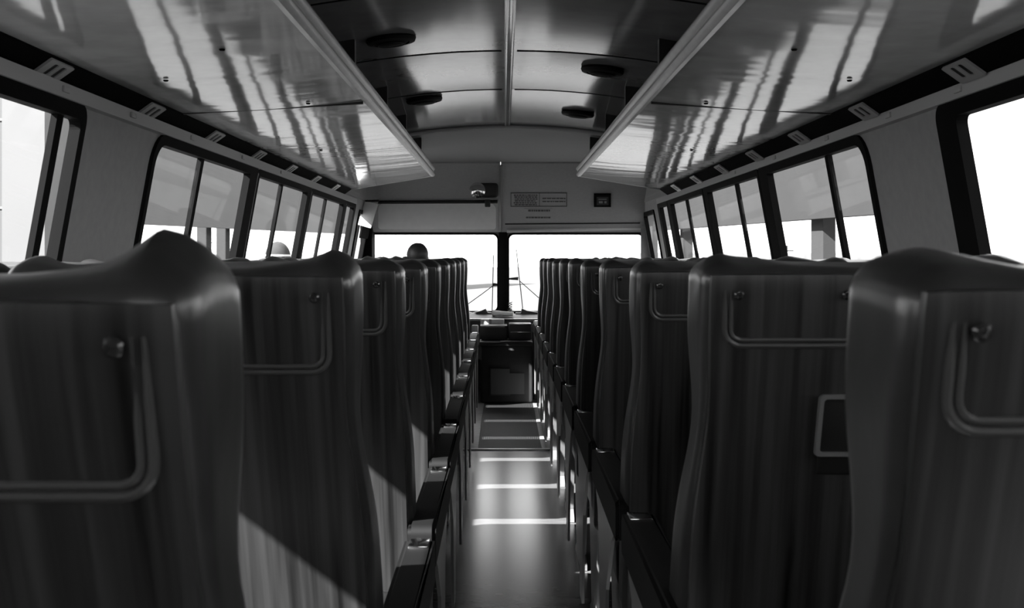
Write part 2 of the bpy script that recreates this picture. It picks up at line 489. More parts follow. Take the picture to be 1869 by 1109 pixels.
# windscreen
YW = 10.50
def front_map(t0, t1): return lambda a, z, side: (a, YW+(t1 if side else t0), z)
wz0, wz1 = EYE-0.477, EYE+0.212
holes = [rrect(-1.227, wz0, -0.048, wz1, 0.05), rrect(0.033, wz0, 1.227, wz1, 0.05)]
b = B(); plate(b, [(-1.30, 0), (1.34, 0), (1.34, EYE+.8), (-1.30, EYE+.8)], holes, front_map(0.0, 0.05))
fw_ = struct('door_1', b, M['lower_wall'], smooth=False); fw_.name = 'wall_windscreen'
for i, (x0, x1) in enumerate(((-1.227, -0.048), (0.033, 1.227))):
    b = B(); plate(b, rrect(x0-.004, wz0-.004, x1+.004, wz1+.004, 0.05), [rrect(x0+.012, wz0+.012, x1-.012, wz1-.012, 0.045)], front_map(-0.02, 0.056))
    r_ = struct('window_%d' % (14+i), b, M['rubber'], smooth=False)
    b = B(); plate(b, rrect(x0+.004, wz0+.004, x1-.004, wz1-.004, 0.045), [], front_map(0.02, 0.026)); obj('pane', b, M['wind_glass'], r_, smooth=False)
b = B(); box(b, -0.046, YW-0.03, wz0-.02, 0.030, YW+0.0, wz1+.02, 0.006)
box(b, 0.018, YW-0.036, wz0, 0.030, YW-0.03, wz1)
struct('trim_%d' % k, b, M['rubber']); k += 1
# lower lip of the right header, paler to stand in for sunlight on it
b = B(); tube(b, [P(925, 421.5, 10.40), P(1174, 416, 10.40)], 0.014, 8); struct('trim_%d' % k, b, M['pale']); k += 1
# front corner posts
for s in (-1, 1):
    xp = XC+s*1.205
    b = B()
    prism(b, [(xp-.05, YW-.14), (xp+.05, YW-.14), (xp+.06, YW-.0), (xp-.03, YW-.0)], 0.6, EYE+.40)
    bmesh.ops.transform(b, matrix=Matrix(((1,0,0,0),(0,0,1,0),(0,1,0,0),(0,0,0,1))), verts=b.verts)
    struct('trim_%d' % k, b, M['wall' if s > 0 else 'frame'], smooth=False); k += 1

# ------------------------------------------------------------------ luggage racks with duct and louvre panels
RO = (1.10, .490); RI = (.470, .532); RACK_END = 8.60; RACK_TIP = 7.80
for s, nm in ((-1, 'left'), (1, 'right')):
    def X(x): return XC*0.5+s*x
    root = thing('luggage_rack', 'long varnished luggage rack above the %s windows' % nm, 'luggage rack', (X(.8), 0, EYE+.54), 'overhead luggage racks')
    def sweep(y, t): return y if y < 5 else 5+(y-5)*((RACK_END+(RACK_TIP-RACK_END)*t)-5)/(RACK_END-5)
    inv = Vector(root.location)
    def child(name, b, m, smooth=True):
        for v in b.verts: v.co -= inv
        return obj(name, b, m, root, smooth=smooth)
    slices = [(-0.85, 0.0), (0.003, 2.07), (2.073, 4.20), (4.204, 6.40), (6.403, RACK_END)]
    b = B(); N = 8
    for y0, y1 in ((-0.85, 4.097), (4.103, RACK_END)):
        rows = []
        for i in range(25):
            y = y0+(y1-y0)*i/24
            rows.append([(X(RO[0]+(RI[0]-RO[0])*j/N), sweep(y, j/N), EYE+RO[1]+(RI[1]-RO[1])*j/N-0.006*math.sin(PI*j/N)) for j in range(N+1)])
        sheet(b, rows, 0.012)
    child('underside_panel', b, M['rack'])
    b = B(); sheet(b, [[(X(RO[0]), 4.094, EYE+RO[1]-.004), (X(RI[0]+.02), 4.094, EYE+RI[1]-.010)], [(X(RO[0]), 4.106, EYE+RO[1]-.004), (X(RI[0]+.02), 4.106, EYE+RI[1]-.010)]], 0.010)
    child('seam', b, M['black'], False)
    b = B(); prism(b, [(X(.478), -.85), (X(1.09), -.85), (X(1.09), RACK_END-.02), (X(.478), RACK_TIP-.01)], EYE+.548, EYE+.556)
    for v in b.verts: v.co = Vector((v.co.x, v.co.z, v.co.y))
    child('tray', b, M['dome'], False)
    # front edge molding: two rolls with a groove between
    b = B()
    prof = [(.536, .582), (.522, .580), (.512, .588), (.508, .600), (.512, .612), (.519, .619), (.519, .626), (.510, .634), (.507, .646), (.512, .658), (.522, .664), (.534, .662), (.536, .645)]
    prof = [(x-.052, .524+(z-.580)*.80) for x, z in prof]
    prism(b, [(X(x), EYE+z) for x, z in prof], -0.85, RACK_TIP+0.004)
    child('edge_molding', b, M['molding'])
    b = B(); sheet(b, [[(X(RO[0]), RACK_END-.004, EYE+RO[1]-.006), (X(RI[0]), RACK_TIP-.004, EYE+RI[1]-.006)], [(X(RO[0]), RACK_END+.012, EYE+RO[1]-.006), (X(RI[0]), RACK_TIP+.012, EYE+RI[1]-.006)]], 0.03)
    child('end_cap', b, M['molding'], False)
    for y in (0.9, 2.0, 3.1, 4.2, 5.36, 6.4, 7.55):
        b = B(); zt = EYE+.772
        prism(b, [(X(.528), EYE+.553), (X(.60), EYE+.553), (X(.60), EYE+.748), (X(.528), EYE+.760)], y-.020, y+.020)
        child('bracket', b, M['black'], False)
    for (rx, ry) in ((.95, 3.35), (.70, 2.95), (.66, 4.0), (.86, 5.6)):
        t = (rx-RO[0])/(RI[0]-RO[0])
        b = B(); lathe(b, [(0, -.004), (.006, -.003), (.008, .001)], 10, Matrix.Translation((X(rx), ry, EYE+RO[1]+(RI[1]-RO[1])*t-.0075)))
        child('rivet', b, M['frame'])
    # dark duct along the outer edge
    b = B(); prism(b, [(X(1.098), EYE+.500), (X(1.102), EYE+.484), (X(1.156), EYE+.446), (X(1.156), EYE+.52)], -0.85, RACK_END)
    child('air_duct', b, M['void'], False)

words = ['nearest the camera', 'second', 'third', 'fourth', 'fifth', 'sixth', 'seventh', 'eighth']
ordn = ['rearmost', 'second', 'third', 'fourth', 'fifth', 'sixth', 'seventh', 'eighth', 'ninth', 'tenth', 'eleventh']
louv_proto = {}
for s, nm in ((-1, 'left'), (1, 'right')):
    def X(x): return XC*0.5+s*x
    for i in range(7):
        d = 2.98+0.83*i
        lab = ('louvred panel nearest the camera under the %s rack' % nm) if i == 0 else '%s louvred panel counted from the camera under the %s rack' % (words[i], nm)
        if i == 6: lab = 'louvred panel nearest the windscreen under the %s rack' % nm
        p0 = Vector((X(1.1005), 0, .4835)); p1 = Vector((X(1.156), 0, .4445))
        ax = (p1-p0).normalized(); nrm = Vector((-ax.z, 0, ax.x)); nrm = -nrm if nrm.z > 0 else nrm
        org = Vector((p0.x, d, EYE+p0.z))
        L = (p1-p0).length
        root = thing('louvre_panel', lab, 'air vent', org, 'louvred vent panels along the %s duct' % nm)
        if nm not in louv_proto:
            def fmp(a, u, side): return Vector((0, a, 0))+ax*u+nrm*(0.007 if not side else 0.0005)
            b = B(); plate(b, rrect(-.075, 0.001, .075, L-.001, .004, 2), [rrect(-.038, .010, -.008, L-.016, .006, 3), rrect(.012, .010, .042, L-.016, .006, 3)], fmp)
            me0 = obj('panel_frame', b, M['louvre'], root, smooth=False)
            parts = [me0]
            for c in (-.023, .027):
                b = B()
                def fs(a, u, side, c=c): return Vector((0, a, 0))+ax*u+nrm*(0.0035 if not side else 0.0008)
                plate(b, rrect(c-.0145, .011, c+.0145, L-.017, .005, 3), [], fs)
                parts.append(obj('slot', b, M['black'], root, smooth=False))
            louv_proto[nm] = parts
        else:
            for q in louv_proto[nm]:
                c = q.copy(); COL.objects.link(c); c.parent = root

# joint clips on the rails under the ducts
for s, nm in ((-1, 'left'), (1, 'right')):
    for i, d in enumerate((3.10, 3.66, 4.36, 5.2, 6.1)):
        b = B(); box(b, -.003, -.022, -.008, .004, .022, .008, .002)
        o = obj('rail_clip', b, M['pale'], loc=(XC+s*1.146, d, EYE+.432))
        tag(o, '%s small metal clip counted from the camera on the %s window rail' % (['nearest', 'second', 'third', 'fourth', 'fifth'][i], nm), 'clip', 'clips on the %s window rail' % nm)

# ceiling lamps
for (px, py, d, lab) in ((713, 77, 4.25, 'large round dark ceiling grille on the left, nearest the camera'), (774, 185, 5.87, 'round dark ceiling grille on the left, nearer the windscreen'),
                         (1100, 132, 4.95, 'round dark ceiling grille on the right, nearer the camera'), (1055, 210, 6.43, 'round dark ceiling grille on the right, nearest the windscreen')):
    p = P(px, py, d); u = abs(p.x-XC)
    zc = EYE+.779
    sl = -0.11 if p.x > XC else 0.11
    t = thing('ceiling_grille', lab, 'ceiling grille', (p.x, d, zc), 'round grilles in the ceiling', (0, math.atan(-sl), 0))
    b = B(); lathe(b, [(.060, .002), (.086, .002), (.089, -.012), (.084, -.022), (.064, -.026), (.060, -.006)], 32); obj('rim', b, M['lamp'], t)
    b = B(); lathe(b, [(0, -.034), (.02, -.033), (.045, -.029), (.060, -.022), (.060, .0)], 32)
    for r in (.02, .034, .048):
        tube(b, [(r*math.cos(a*PI/12), r*math.sin(a*PI/12), -.033+r*.1) for a in range(25)], .003, 6, False)
    obj('cover', b, M['lamp'], t)

# ------------------------------------------------------------------ seats
SEATW, HEADT = 0.45, 0.145
def sstep(a, b, x):
    t = max(0, min(1, (x-a)/(b-a))); return t*t*(3-2*t)
def lean(top, sh):
    """how far the backrest runs forward, top metres under its upper edge"""
    return sh*(top - 0.05*(1-math.exp(-top/0.05)))
def flare(top): return 1 + 0.050*sstep(0.20, 0.42, top) - 0.02*math.exp(-((top-0.20)/0.08)**2)
def back_deform(seed, sh, ear, bh):
    def f(p):
        x, y, z = p
        top = bh/2-z
        w = max(0, (y+HEADT/2)/HEADT)               # 0 rear face, 1 front face
        front = -0.052*math.exp(-((top-0.24)/0.10)**2)*1.0 - 0.035*sstep(0.12, 0.5, top)
        front += 0.010*math.exp(-((top-0.09)/0.07)**2)
        front += 0.03*math.exp(-((top-0.52)/0.12)**2)
        y2 = y + front*w + lean(top, sh)
        k = sstep(0.10, 0.0, top)
        e = math.exp(-math.sqrt((abs(x)-SEATW/2+0.034)**2+.00003)/0.034)*math.exp(-((w-.45)/.42)**2)
        zz = z + k*e*(ear+0.006*math.sin(seed*3+(2 if x > 0 else 0)))
        # the gathered cover: the rear edge of the top rolls down, folds at the corners
        zz -= k*0.010*(1-w)**2 + k*.004
        fold = 0.006*k*math.sin(x*38+seed*2.3+w*3)*math.exp(-((abs(x)-SEATW/2+.05)/.07)**2)
        nz = noise.noise(Vector((x*10+seed*5, y*13, z*11)))*0.006*sstep(0.24, 0.02, top)*(1-.8*sstep(.03, .06, top)*(w < .5))
        return (x*flare(top)+nz*.5, y2+nz*.8+fold, zz+nz*.7+fold*.6-0.004)
    return f

def leaned(bm, sh):
    for v in bm.verts:
        top = -v.co.z
        v.co.x *= flare(top)
        v.co.y += lean(top, sh)
    return bm

def subdiv_plate(x0, z0, x1, z1, r, nx, nz, y, th, hollow=None):
    """rounded slab in the x-z plane cut into bands so that it can bend"""
    bm = rbox(x1-x0, th, z1-z0, min(r, th*.45), (nx, 2, nz), None)
    for v in bm.verts: v.co += Vector(((x0+x1)/2, y, (z0+z1)/2))
    return bm

def make_seat(s, sh, ear):
    """s = -1 left of the aisle, +1 right; root on the floor under the front of the backrest top, aisle edge at local x = 0"""
    root = thing('bus_seat', '', 'bus seat')
    for j in range(2):
        xc = s*(SEATW/2+j*0.472)
        bh = (.76, .57)[j]
        bm = rbox(SEATW, HEADT, bh, 0.024, (34, 12, 44), back_deform(j+1.3+s+sh*9, sh, ear if j == 0 else .014, bh))
        for v in bm.verts: v.co += Vector((0, -HEADT/2, -bh/2))
        bk = obj('backrest', bm, M['vinyl'], root, loc=(xc, 0, EYE))
        yr = -HEADT                                   # rear face
        hw = SEATW/2-0.009
        bm = subdiv_plate(-hw, -bh+.02, hw, -.024, .006, 10, 30, yr+.0015, .018)
        obj('back_panel', leaned(bm, sh), M['seat_back'], bk)
        # double bead that outlines the head pad (down one side, across and up)
        b = B(); r = .024; hb = hw-.020; zt, zb = -.046, (-.150 if s < 0 else -.120)
        for off, rad in ((0, .0040), (.0078, .0034)):
            pts = [(-hb+off, yr-.0075, zt), (-hb+off, yr-.0075, zt-.03)]
            for (cx, cz, a0) in [(-hb+r, zb+r, PI), (hb-r, zb+r, 1.5*PI)]:
                for q in range(7):
                    a = a0+q/6*PI/2
                    pts.append((cx+(r-off)*math.cos(a), yr-.0075, cz+(r-off)*math.sin(a)))
            pts += [(hb-off, yr-.004, zt-.03), (hb-off, yr-.007, zt)]
            n_ = len(pts); tube(b, pts, rad, 8, radii=[rad*.4]+[rad]*(n_-2)+[rad*.4])
        obj('bead', leaned(b, sh), M['bead'], bk)
        for bx in (-hw+.037, -hw+.179, hw-.179, hw-.037):
            b = B(); lathe(b, [(.003, 0), (.0035, .004), (.0062, .006), (.0068, .009), (.0045, .012), (0, .0132)], 16,
                           Matrix.Translation((bx, yr-.004, -.052)) @ Matrix.Rotation(PI/2, 4, 'X'))
            obj('button', leaned(b, sh), M['button'], bk)
        if s > 0:
            b = B(); box(b, -.060, yr-.010, -.300, .060, yr+.004, -.190, .004)  # black box reaches below the frame as the shadow under it
            obj('ashtray', leaned(b, sh), M['black'], bk)
            b = B(); plate(b, rrect(-.066, -.272, .066, -.186, .006), [rrect(-.060, -.266, .060, -.192, .005)], lambda a, z, k: (a, yr-.017+.014*k, z))
            obj('ashtray_frame', leaned(b, sh), M['bright'], bk)
        else:
            b = B(); box(b, -.066, yr-.007, -.345, .066, yr+.004, -.215, .003)  # flat black block stands in for the dark recess of a missing ashtray
            obj('ashtray', leaned(b, sh), M['black'], bk)
        b = rbox(SEATW, .47, .15, .045, (12, 12, 6), lambda p: (p[0], p[1], p[2]+.012*math.cos(p[0]*6)*math.cos(p[1]*5)))
        obj('cushion', b, M['vinyl'], root, loc=(xc, .44, .435))
    b = B()
    for y in (.24, .56): box(b, min(s*.03, s*.88), y-.02, .325, max(s*.03, s*.88), y+.02, .362, .004)
    obj('seat_frame', b, M['dark_leg'], root)
    for lx in (.03, .80):
        b = B(); q0 = s*lx
        prism(b, [(.20, .36), (.62, .36), (.52, .05), (.58, .022), (.58, .006), (.26, .006), (.26, .022), (.32, .05)], q0-.012, q0+.012, 'x')
        obj('leg', b, M['leg'], root, smooth=False)
    # aisle armrest: a deep padded bar with screws in its rear end and an added chrome cap for the highlight in front
    ax0, ax1 = ((0.004, 0.062) if s < 0 else (-0.030, 0.034))
    zt = .605 if s < 0 else .645
    b = B()
    plate(b, rrect(-.035, zt-.085, .66, zt, (.012, .02, .02, .02)), [], lambda y, z, k: (ax1 if k else ax0, y, z))
    bmesh.ops.bevel(b, geom=[e for e in b.edges if abs(e.verts[0].co.x-e.verts[1].co.x) < 1e-6 and len(e.link_faces) == 2 and any(len(f.verts) == 4 for f in e.link_faces)], offset=.008, segments=2, affect='EDGES')
    arm = obj('armrest', b, M['pad'], root)
    b = B(); box(b, ax0+.010, .585, zt-.002, ax1-.010, .645, zt+.004, .002); obj('armrest_glint_cap', b, M['chrome'], arm)  # chrome cap added where the armrest tip catches the light
    for z in (zt-.060, zt-.030):
        b = B(); lathe(b, [(.006, 0), (.006, .002), (0, .004)], 10, Matrix.Translation(((ax0+ax1)/2-.004, -.035, z)) @ Matrix.Rotation(PI/2, 4, 'X')); obj('screw', b, M['chrome'], arm)
    b = B(); xi = ax1-.012 if s < 0 else ax0+.004
    prism(b, [(.03, zt-.08), (.58, zt-.08), (.50, zt-.13), (.46, .40), (.42, .10), (.32, .10), (.26, .38), (.12, zt-.12)], xi, xi+.008, 'x')
    obj('side_panel', b, M['leg'], root, smooth=False)
    return root

def copy_tree(o, parent=None):
    c = o.copy(); COL.objects.link(c); c.parent = parent
    for ch in list(o.children): copy_tree(ch, c)
    return c

ordn = ['first', 'second', 'third', 'fourth', 'fifth', 'sixth', 'seventh', 'eighth', 'ninth', 'tenth', 'eleventh']
ROWS = {-1: 10, 1: 11}
PITCH = 0.805
EARS = {-1: (.036, .020, .017, .016), 1: (.018, .015, .015, .015)}
LEAN = {-1: (.44, .40, .32, .28), 1: (.38, .28, .23, .22)}
for s, nm in ((-1, 'left'), (1, 'right')):
    made = {}
    for i in range(ROWS[s]):
        sh = LEAN[s][min(i, 3)]
        if sh in made: r = copy_tree(made[sh])
        else: r = made[sh] = make_seat(s, sh, EARS[s][min(i, 3)])
        d = (.873 if s < 0 else .927)+PITCH*i
        xe = -(.182+.0077*d) if s < 0 else .262
        r.location = (xe, d, 0)
        if i == 0: pos = 'nearest the camera in the lower %s corner' % nm
        elif i == ROWS[s]-1: pos = 'in the frontmost row, closest to the windscreen'
        elif s > 0 and i == 1: pos = 'in the second row, chrome-framed ashtray showing'
        elif s < 0 and i == 1: pos = 'in the second row, sunlit low on its back'
        else: pos = 'in the %s row counted from the camera' % ordn[i]
        r['label'] = 'dark double bus seat on the %s %s' % (nm, pos)
        r['group'] = 'bus seats along the %s of the aisle' % nm
        for ch in r.children:
            if ch.name.startswith('backrest'): ch.location.z = EYE + random.uniform(-.005, .004)

# ------------------------------------------------------------------ the front of the bus
# sun visor in front of the driver
b = B(); yv = 10.03
pl_ = [P(690, 418, yv), P(905, 418, yv), P(905, 371, yv), P(700, 374, yv)]
plate(b, rrect(pl_[0].x, pl_[0].z, pl_[1].x, pl_[2].z, (.02, .02, .05, .05)), [], lambda a, z, k: (a, yv+.018*k+.10*(pl_[2].z-z), z))
t = thing('sun_visor', 'wide flat grey sun visor above the left windscreen pane', 'sun visor', (pl_[0].x, yv, pl_[2].z))
for v in b.verts: v.co -= t.location
obj('visor_board', b, mat('pale_visor_board', .75, .6, var=.03), t)
b = B()
tube(b, [P(690, 369, yv+.0)-t.location, P(908, 368, yv)-t.location], .014, 10)  # black rod stands in for the shadowed gap above the visor
for px in (716, 880): tube(b, [P(px, 369, yv)-t.location, P(px, 366, yv+.12)-t.location], .010, 8)
obj('visor_shadow_rod', b, M['black'], t)
# pale tilted flap in the left front corner
a, c = P(678, 369, 9.75), P(664, 413, 9.75)
t = thing('side_flap', 'small pale tilted flap in the left front corner beside the visor', 'sun flap', a)
mt = Matrix.Rotation(math.radians(16), 4, 'Y')
b = B(); box(b, -.055, -.008, -.205, .055, .008, .0, .006, mt); obj('flap_board', b, M['white'], t)
b = B(); tube(b, [(-.05, 0, .008), (.06, 0, .012)], .010, 8); obj('hinge', b, M['black'], t)
# interior mirror and its dark box
p = P(878, 347, 9.72)
t = thing('interior_mirror', 'round chrome mirror with dark housing above the visor near the centre post', 'mirror', p)
b = rbox(.17, .07, .125, .03, (10, 6, 8)); 
for v in b.verts: v.co += Vector((.055, .03, -.002))
obj('housing', b, M['black'], t)
b = B(); lathe(b, [(.062, -.004), (.064, .006), (.058, .010), (.040, .022), (.020, .029), (0, .031)], 28, Matrix.Translation((-.030, -.0, .0)) @ Matrix.Rotation(PI/2, 4, 'X')); obj('mirror_glass', b, M['chrome'], t)
b = B(); tube(b, [(.05, .05, .03), (.05, .13, .06), (.05, .30, .045)], .010, 8); obj('arm', b, M['black'], t)
b = B(); box(b, .030, .0, -.135, .075, .03, -.075, .006); obj('switch', b, M['black'], t)

# notices on the right header panel
PY = (HZ1-HZ0)/(HD1-HD0)
NRM = Vector((0, PY, -1)).normalized()*1.0
NRM = Vector((0, -abs(PY), -1)).normalized()
def panel_quad(bm, px0, py0, px1, py1, off, th=.0012):
    q = [onpanel(px0, py0), onpanel(px1, py0), onpanel(px1, py1), onpanel(px0, py1)]
    lo = [bm.verts.new(v+NRM*off) for v in q]; hi = [bm.verts.new(v+NRM*(off+th)) for v in q]
    bm.faces.new(lo); bm.faces.new(hi[::-1])
    for i in range(4): bm.faces.new((lo[i], lo[(i+1) % 4], hi[(i+1) % 4], hi[i]))
def sheet_thing(name, lab, cat, x0, y0, x1, y1, m, grp=None):
    o = onpanel((x0+x1)/2, (y0+y1)/2)
    t = thing(name, lab, cat, o, grp)
    return t, o
def add(t, name, b, m):
    for v in b.verts: v.co -= t.location
    return obj(name, b, m, t, smooth=False)
t, o = sheet_thing('notice', 'wide framed notice of small print on the right header panel', 'sign', 932, 351, 1035, 376, None, 'notices on the header panel')
b = B(); panel_quad(b, 932, 351, 1035, 376.5, .001); add(t, 'board', b, M['paper'])
b = B()
for q in ((932, 351, 1035, 352.2), (932, 375.3, 1035, 376.5), (932, 352, 933.2, 376), (1033.8, 352, 1035, 376), (984, 352, 985, 376)): panel_quad(b, *q, .0026)
add(t, 'border', b, M['ink'])
b = B(); rr_ = random.Random(3)
for yy in (354.5, 358, 361.5, 365, 368.5, 372):
    xx = 937 + rr_.random()*4
    while xx < 978:
        w = 1.5+rr_.random()*4.5; panel_quad(b, xx, yy, min(xx+w, 981), yy+1.9, .0026); xx += w+1.1
for yy in (360.5, 366.0):
    xx = 990
    while xx < 1030:
        w = 2+rr_.random()*6; panel_quad(b, xx, yy, min(xx+w, 1032), yy+2.0, .0026); xx += w+1.0
add(t, 'lettering', b, M['ink'])
t, o = sheet_thing('notice', 'small two-line notice below the framed one on the header panel', 'sign', 957, 380, 1008, 401, None, 'notices on the header panel')
b = B(); panel_quad(b, 957, 380, 1008, 401, .001); add(t, 'board', b, M['paper'])
b = B()
for (y0, x0, x1, h) in ((382, 964, 1004, 3.2), (395, 960, 1006, 2.6)):
    xx = x0
    while xx < x1-2:
        w = 2.2+rr_.random()*3.4; panel_quad(b, xx, y0, min(xx+w, x1), y0+h, .0026); xx += w+.8
add(t, 'lettering', b, M['ink'])
t, o = sheet_thing('plate', 'small square dark framed plate at the right of the header panel', 'plate', 1085, 353, 1115, 375, None)
b = B(); panel_quad(b, 1084, 352.5, 1115, 375.5, .001, .012); add(t, 'plate_frame', b, M['void'])
b = B(); panel_quad(b, 1089, 356.5, 1110.5, 371.5, .0135, .001); add(t, 'plate_face', b, M['dark_plate'])
b = B()
for q in ((1092, 360, 1107, 361.5), (1093, 364, 1100, 368), (1103, 364, 1107, 368)): panel_quad(b, *q, .0148)
add(t, 'lettering', b, M['leg'])

# engine cover beside the driver, with consoles and papers
t = thing('engine_cover', 'big dark box-shaped engine cover at the end of the aisle', 'engine cover', (.02, 9.5, 0))
def rel(b):
    for v in b.verts: v.co -= t.location
    return b
zt = EYE-.665
b = B(); box(b, -.185, 9.50, .006, .225, 9.98, zt, .02); obj('body', rel(b), M['engine'], t)
b = B(); box(b, -.195, 9.48, zt-.03, .226, 9.99, zt+.002, .008); obj('lid', rel(b), M['engine'], t)
b = B(); box(b, -.03, 9.485, zt+.002, .21, 9.60, zt+.007, .002); obj('top_plate', rel(b), M['leg'], t)
q0, q1 = P(893, 722, 9.49), P(931, 671, 9.49)
b = B(); box(b, q0.x, 9.485, q0.z, q1.x, 9.499, q1.z, .003); obj('hatch_panel', rel(b), M['dark_leg'], t)
t2 = t
t = thing('card', 'square-cornered grey cards stuck on the aisle face of the engine cover', 'card', (q0.x, 9.48, q0.z))
q0, q1 = P(896, 719, 9.48), P(957, 681, 9.48); q2 = P(930, 673, 9.48)
b = B(); plate(b, [(q0.x, q0.z), (q1.x, q0.z), (q1.x, q1.z), (q2.x, q1.z), (q2.x, q2.z), (q0.x, q2.z)], [], lambda a, z, k: (a, 9.478+.006*k, z)); obj('sheet', rel(b), mat('dull_grey_card', 0.07, 0.8), t, smooth=False)
# consoles standing on the cover
zc = EYE-.66
t = thing('console', 'dark box console on the left of the engine cover top', 'console', (-.1, 9.7, zc))
q0, q1 = P(876, 618, 9.68), P(926, 594, 9.68)
b = B(); box(b, q0.x, 9.68, zt+.008, q1.x, 9.92, q1.z, .006); obj('case', rel(b), M['dash'], t)
b = B(); box(b, q0.x+.01, 9.672, q1.z-.016, q1.x-.02, 9.684, q1.z-.006, .002); obj('trim_bar', rel(b), M['leg'], t)
t = thing('instrument_box', 'dark box with chrome edges on the right of the engine cover top', 'instrument box', (.1, 9.7, zc))
q0, q1 = P(929, 618, 9.66), P(970, 591, 9.66)
b = B(); box(b, q0.x, 9.66, zt+.008, q1.x, 9.92, q1.z, .006); obj('case', rel(b), M['dash'], t)
b = B(); box(b, q0.x, 9.652, q1.z-.006, q1.x, 9.665, q1.z+.003, .002)
zz = P(0, 605.5, 9.66).z; box(b, q0.x+.012, 9.652, zz-.007, q1.x-.004, 9.665, zz+.004, .002); obj('chrome_edge', rel(b), M['chrome'], t)
t = thing('pale_box', 'small pale box on the console below the centre post', 'box', (-.1, 9.9, EYE-.55))
q0, q1 = P(877, 594, 9.93), P(920, 582.5, 9.93)
b = B(); box(b, q0.x, 9.93, q0.z-.03, q1.x, 10.03, q1.z, .005); obj('carton', rel(b), M['pale'], t)
b = B(); box(b, q0.x+.07, 9.927, q0.z-.02, q0.x+.09, 10.031, q1.z+.001, .001); obj('flap_seam', rel(b), M['leg'], t)

# dashboard
t = thing('dashboard', 'dark dashboard running under the windscreen with a pale top edge', 'dashboard', (.0, 10.05, .6))
b = B()
prism(b, [(10.08, .30), (10.46, .30), (10.46, EYE-.485), (10.30, EYE-.485), (10.10, EYE-.512), (10.05, EYE-.53), (10.05, EYE-.62), (10.08, .45)], -1.22, 1.26, 'x'); obj('body', rel(b), M['dash'], t)
b = B(); box(b, -1.21, 10.045, EYE-.517, 1.25, 10.085, EYE-.508, .003); obj('edge_strip', rel(b), M['alu'], t)
# raised cowls behind the glass
def skyl(name, pts, d, m=M['dash']):
    b = B()
    poly = [(P(x, y, d).x, P(x, y, d).z) for x, y in pts]
    poly = poly+[(poly[-1][0], EYE-.515), (poly[0][0], EYE-.515)]
    prism(b, poly, d, d+.10); obj(name, rel(b), m, t, smooth=False)
skyl('instrument_cowl', [(690, 575), (700, 560), (800, 556), (862, 571), (878, 567), (886, 563.5), (890, 570), (903, 571.5)], 10.32)
skyl('cowl', [(941, 571), (951, 571), (952.5, 563), (962, 567), (986, 570.5), (1060, 570), (1150, 574)], 10.32)
# white tube of paper on the dashboard
a, c = P(899, 571, 10.22), P(937, 573, 10.18)
t = thing('paper_roll', 'pale paper roll lying on the dashboard before the centre post', 'paper roll', a)
b = B(); tube(b, [a-t.location, (a+c)/2-t.location, c-t.location], .022, 14, radii=[.026, .020, .019]); obj('roll', b, M['white'], t)
b = B(); tube(b, [a+Vector((.0, -.002, 0))-t.location, a+Vector((.02, 0, 0))-t.location], .0275, 14); obj('cap', b, M['white'], t)
# coiled cord right of the centre post
pts = []
for i in range(97):
    u = i/96; c = P(931.5, 577-26*u, 10.36); pts.append(c+Vector((.014*math.cos(u*12*PI), .014*math.sin(u*12*PI), 0)))
b = B(); tube(b, pts, .0035, 6)
o = obj('coiled_cord', b, M['leg']); tag(o, 'short coiled cord hanging just right of the centre post', 'cord')
# added white blocks on posts beside engine cover, standing in for lit armrest tips
for (x0, y0, x1, y1, d, lab) in ((861, 613, 873, 593, 9.62, 'pale block standing in for a bright spot left of the engine cover'), (972, 606, 982, 590, 9.78, 'pale block standing in for a bright spot right of the engine cover')):
    q0, q1 = P(x0, y0, d), P(x1, y1, d)
    t = thing('bright_block', lab, 'post', ((q0.x+q1.x)/2, d, 0))
    hw_ = abs(q1.x-q0.x)/2
    b = B(); box(b, -hw_, -.03, q0.z, hw_, .03, q1.z, .008); obj('cap', b, M['white'], t)
    b = B(); tube(b, [(0, 0, .004), (0, 0, q0.z+.01)], .018, 12); obj('post', b, M['leg'], t)
# wipers outside the glass
def wiper(lab, blade, arm, joint):
    yw = YW+.075
    t = thing('windscreen_wiper', lab, 'wiper', P(joint[0], joint[1], yw), 'windscreen wipers')
    L = lambda pts, dy=0: [P(x, y, yw+dy)-t.location for x, y in pts]
    b = B(); tube(b, L(blade, .01), .0045, 6); obj('blade', b, M['black'], t)
    b = B(); tube(b, L(arm, .02), .004, 6); obj('arm', b, M['dark_leg'], t)
    b = B(); jp = L([(joint[0]-3, joint[1]+1), joint[:2], (joint[2], joint[1]+.5)], .02); tube(b, jp, .01, 8, radii=[.012, .016, .008]); obj('joint', b, M['black'], t)
wiper('thin wiper on the left windscreen pane near the centre post', [(900.5, 465), (899.5, 520), (898, 572)], [(855, 554), (880, 536), (900, 521)], (902, 519, 911))
wiper('thin wiper on the right windscreen pane near the centre post', [(942.5, 455), (947, 500), (950.5, 530), (955, 572)], [(990, 549), (966, 528), (948, 512)], (946, 508, 929))

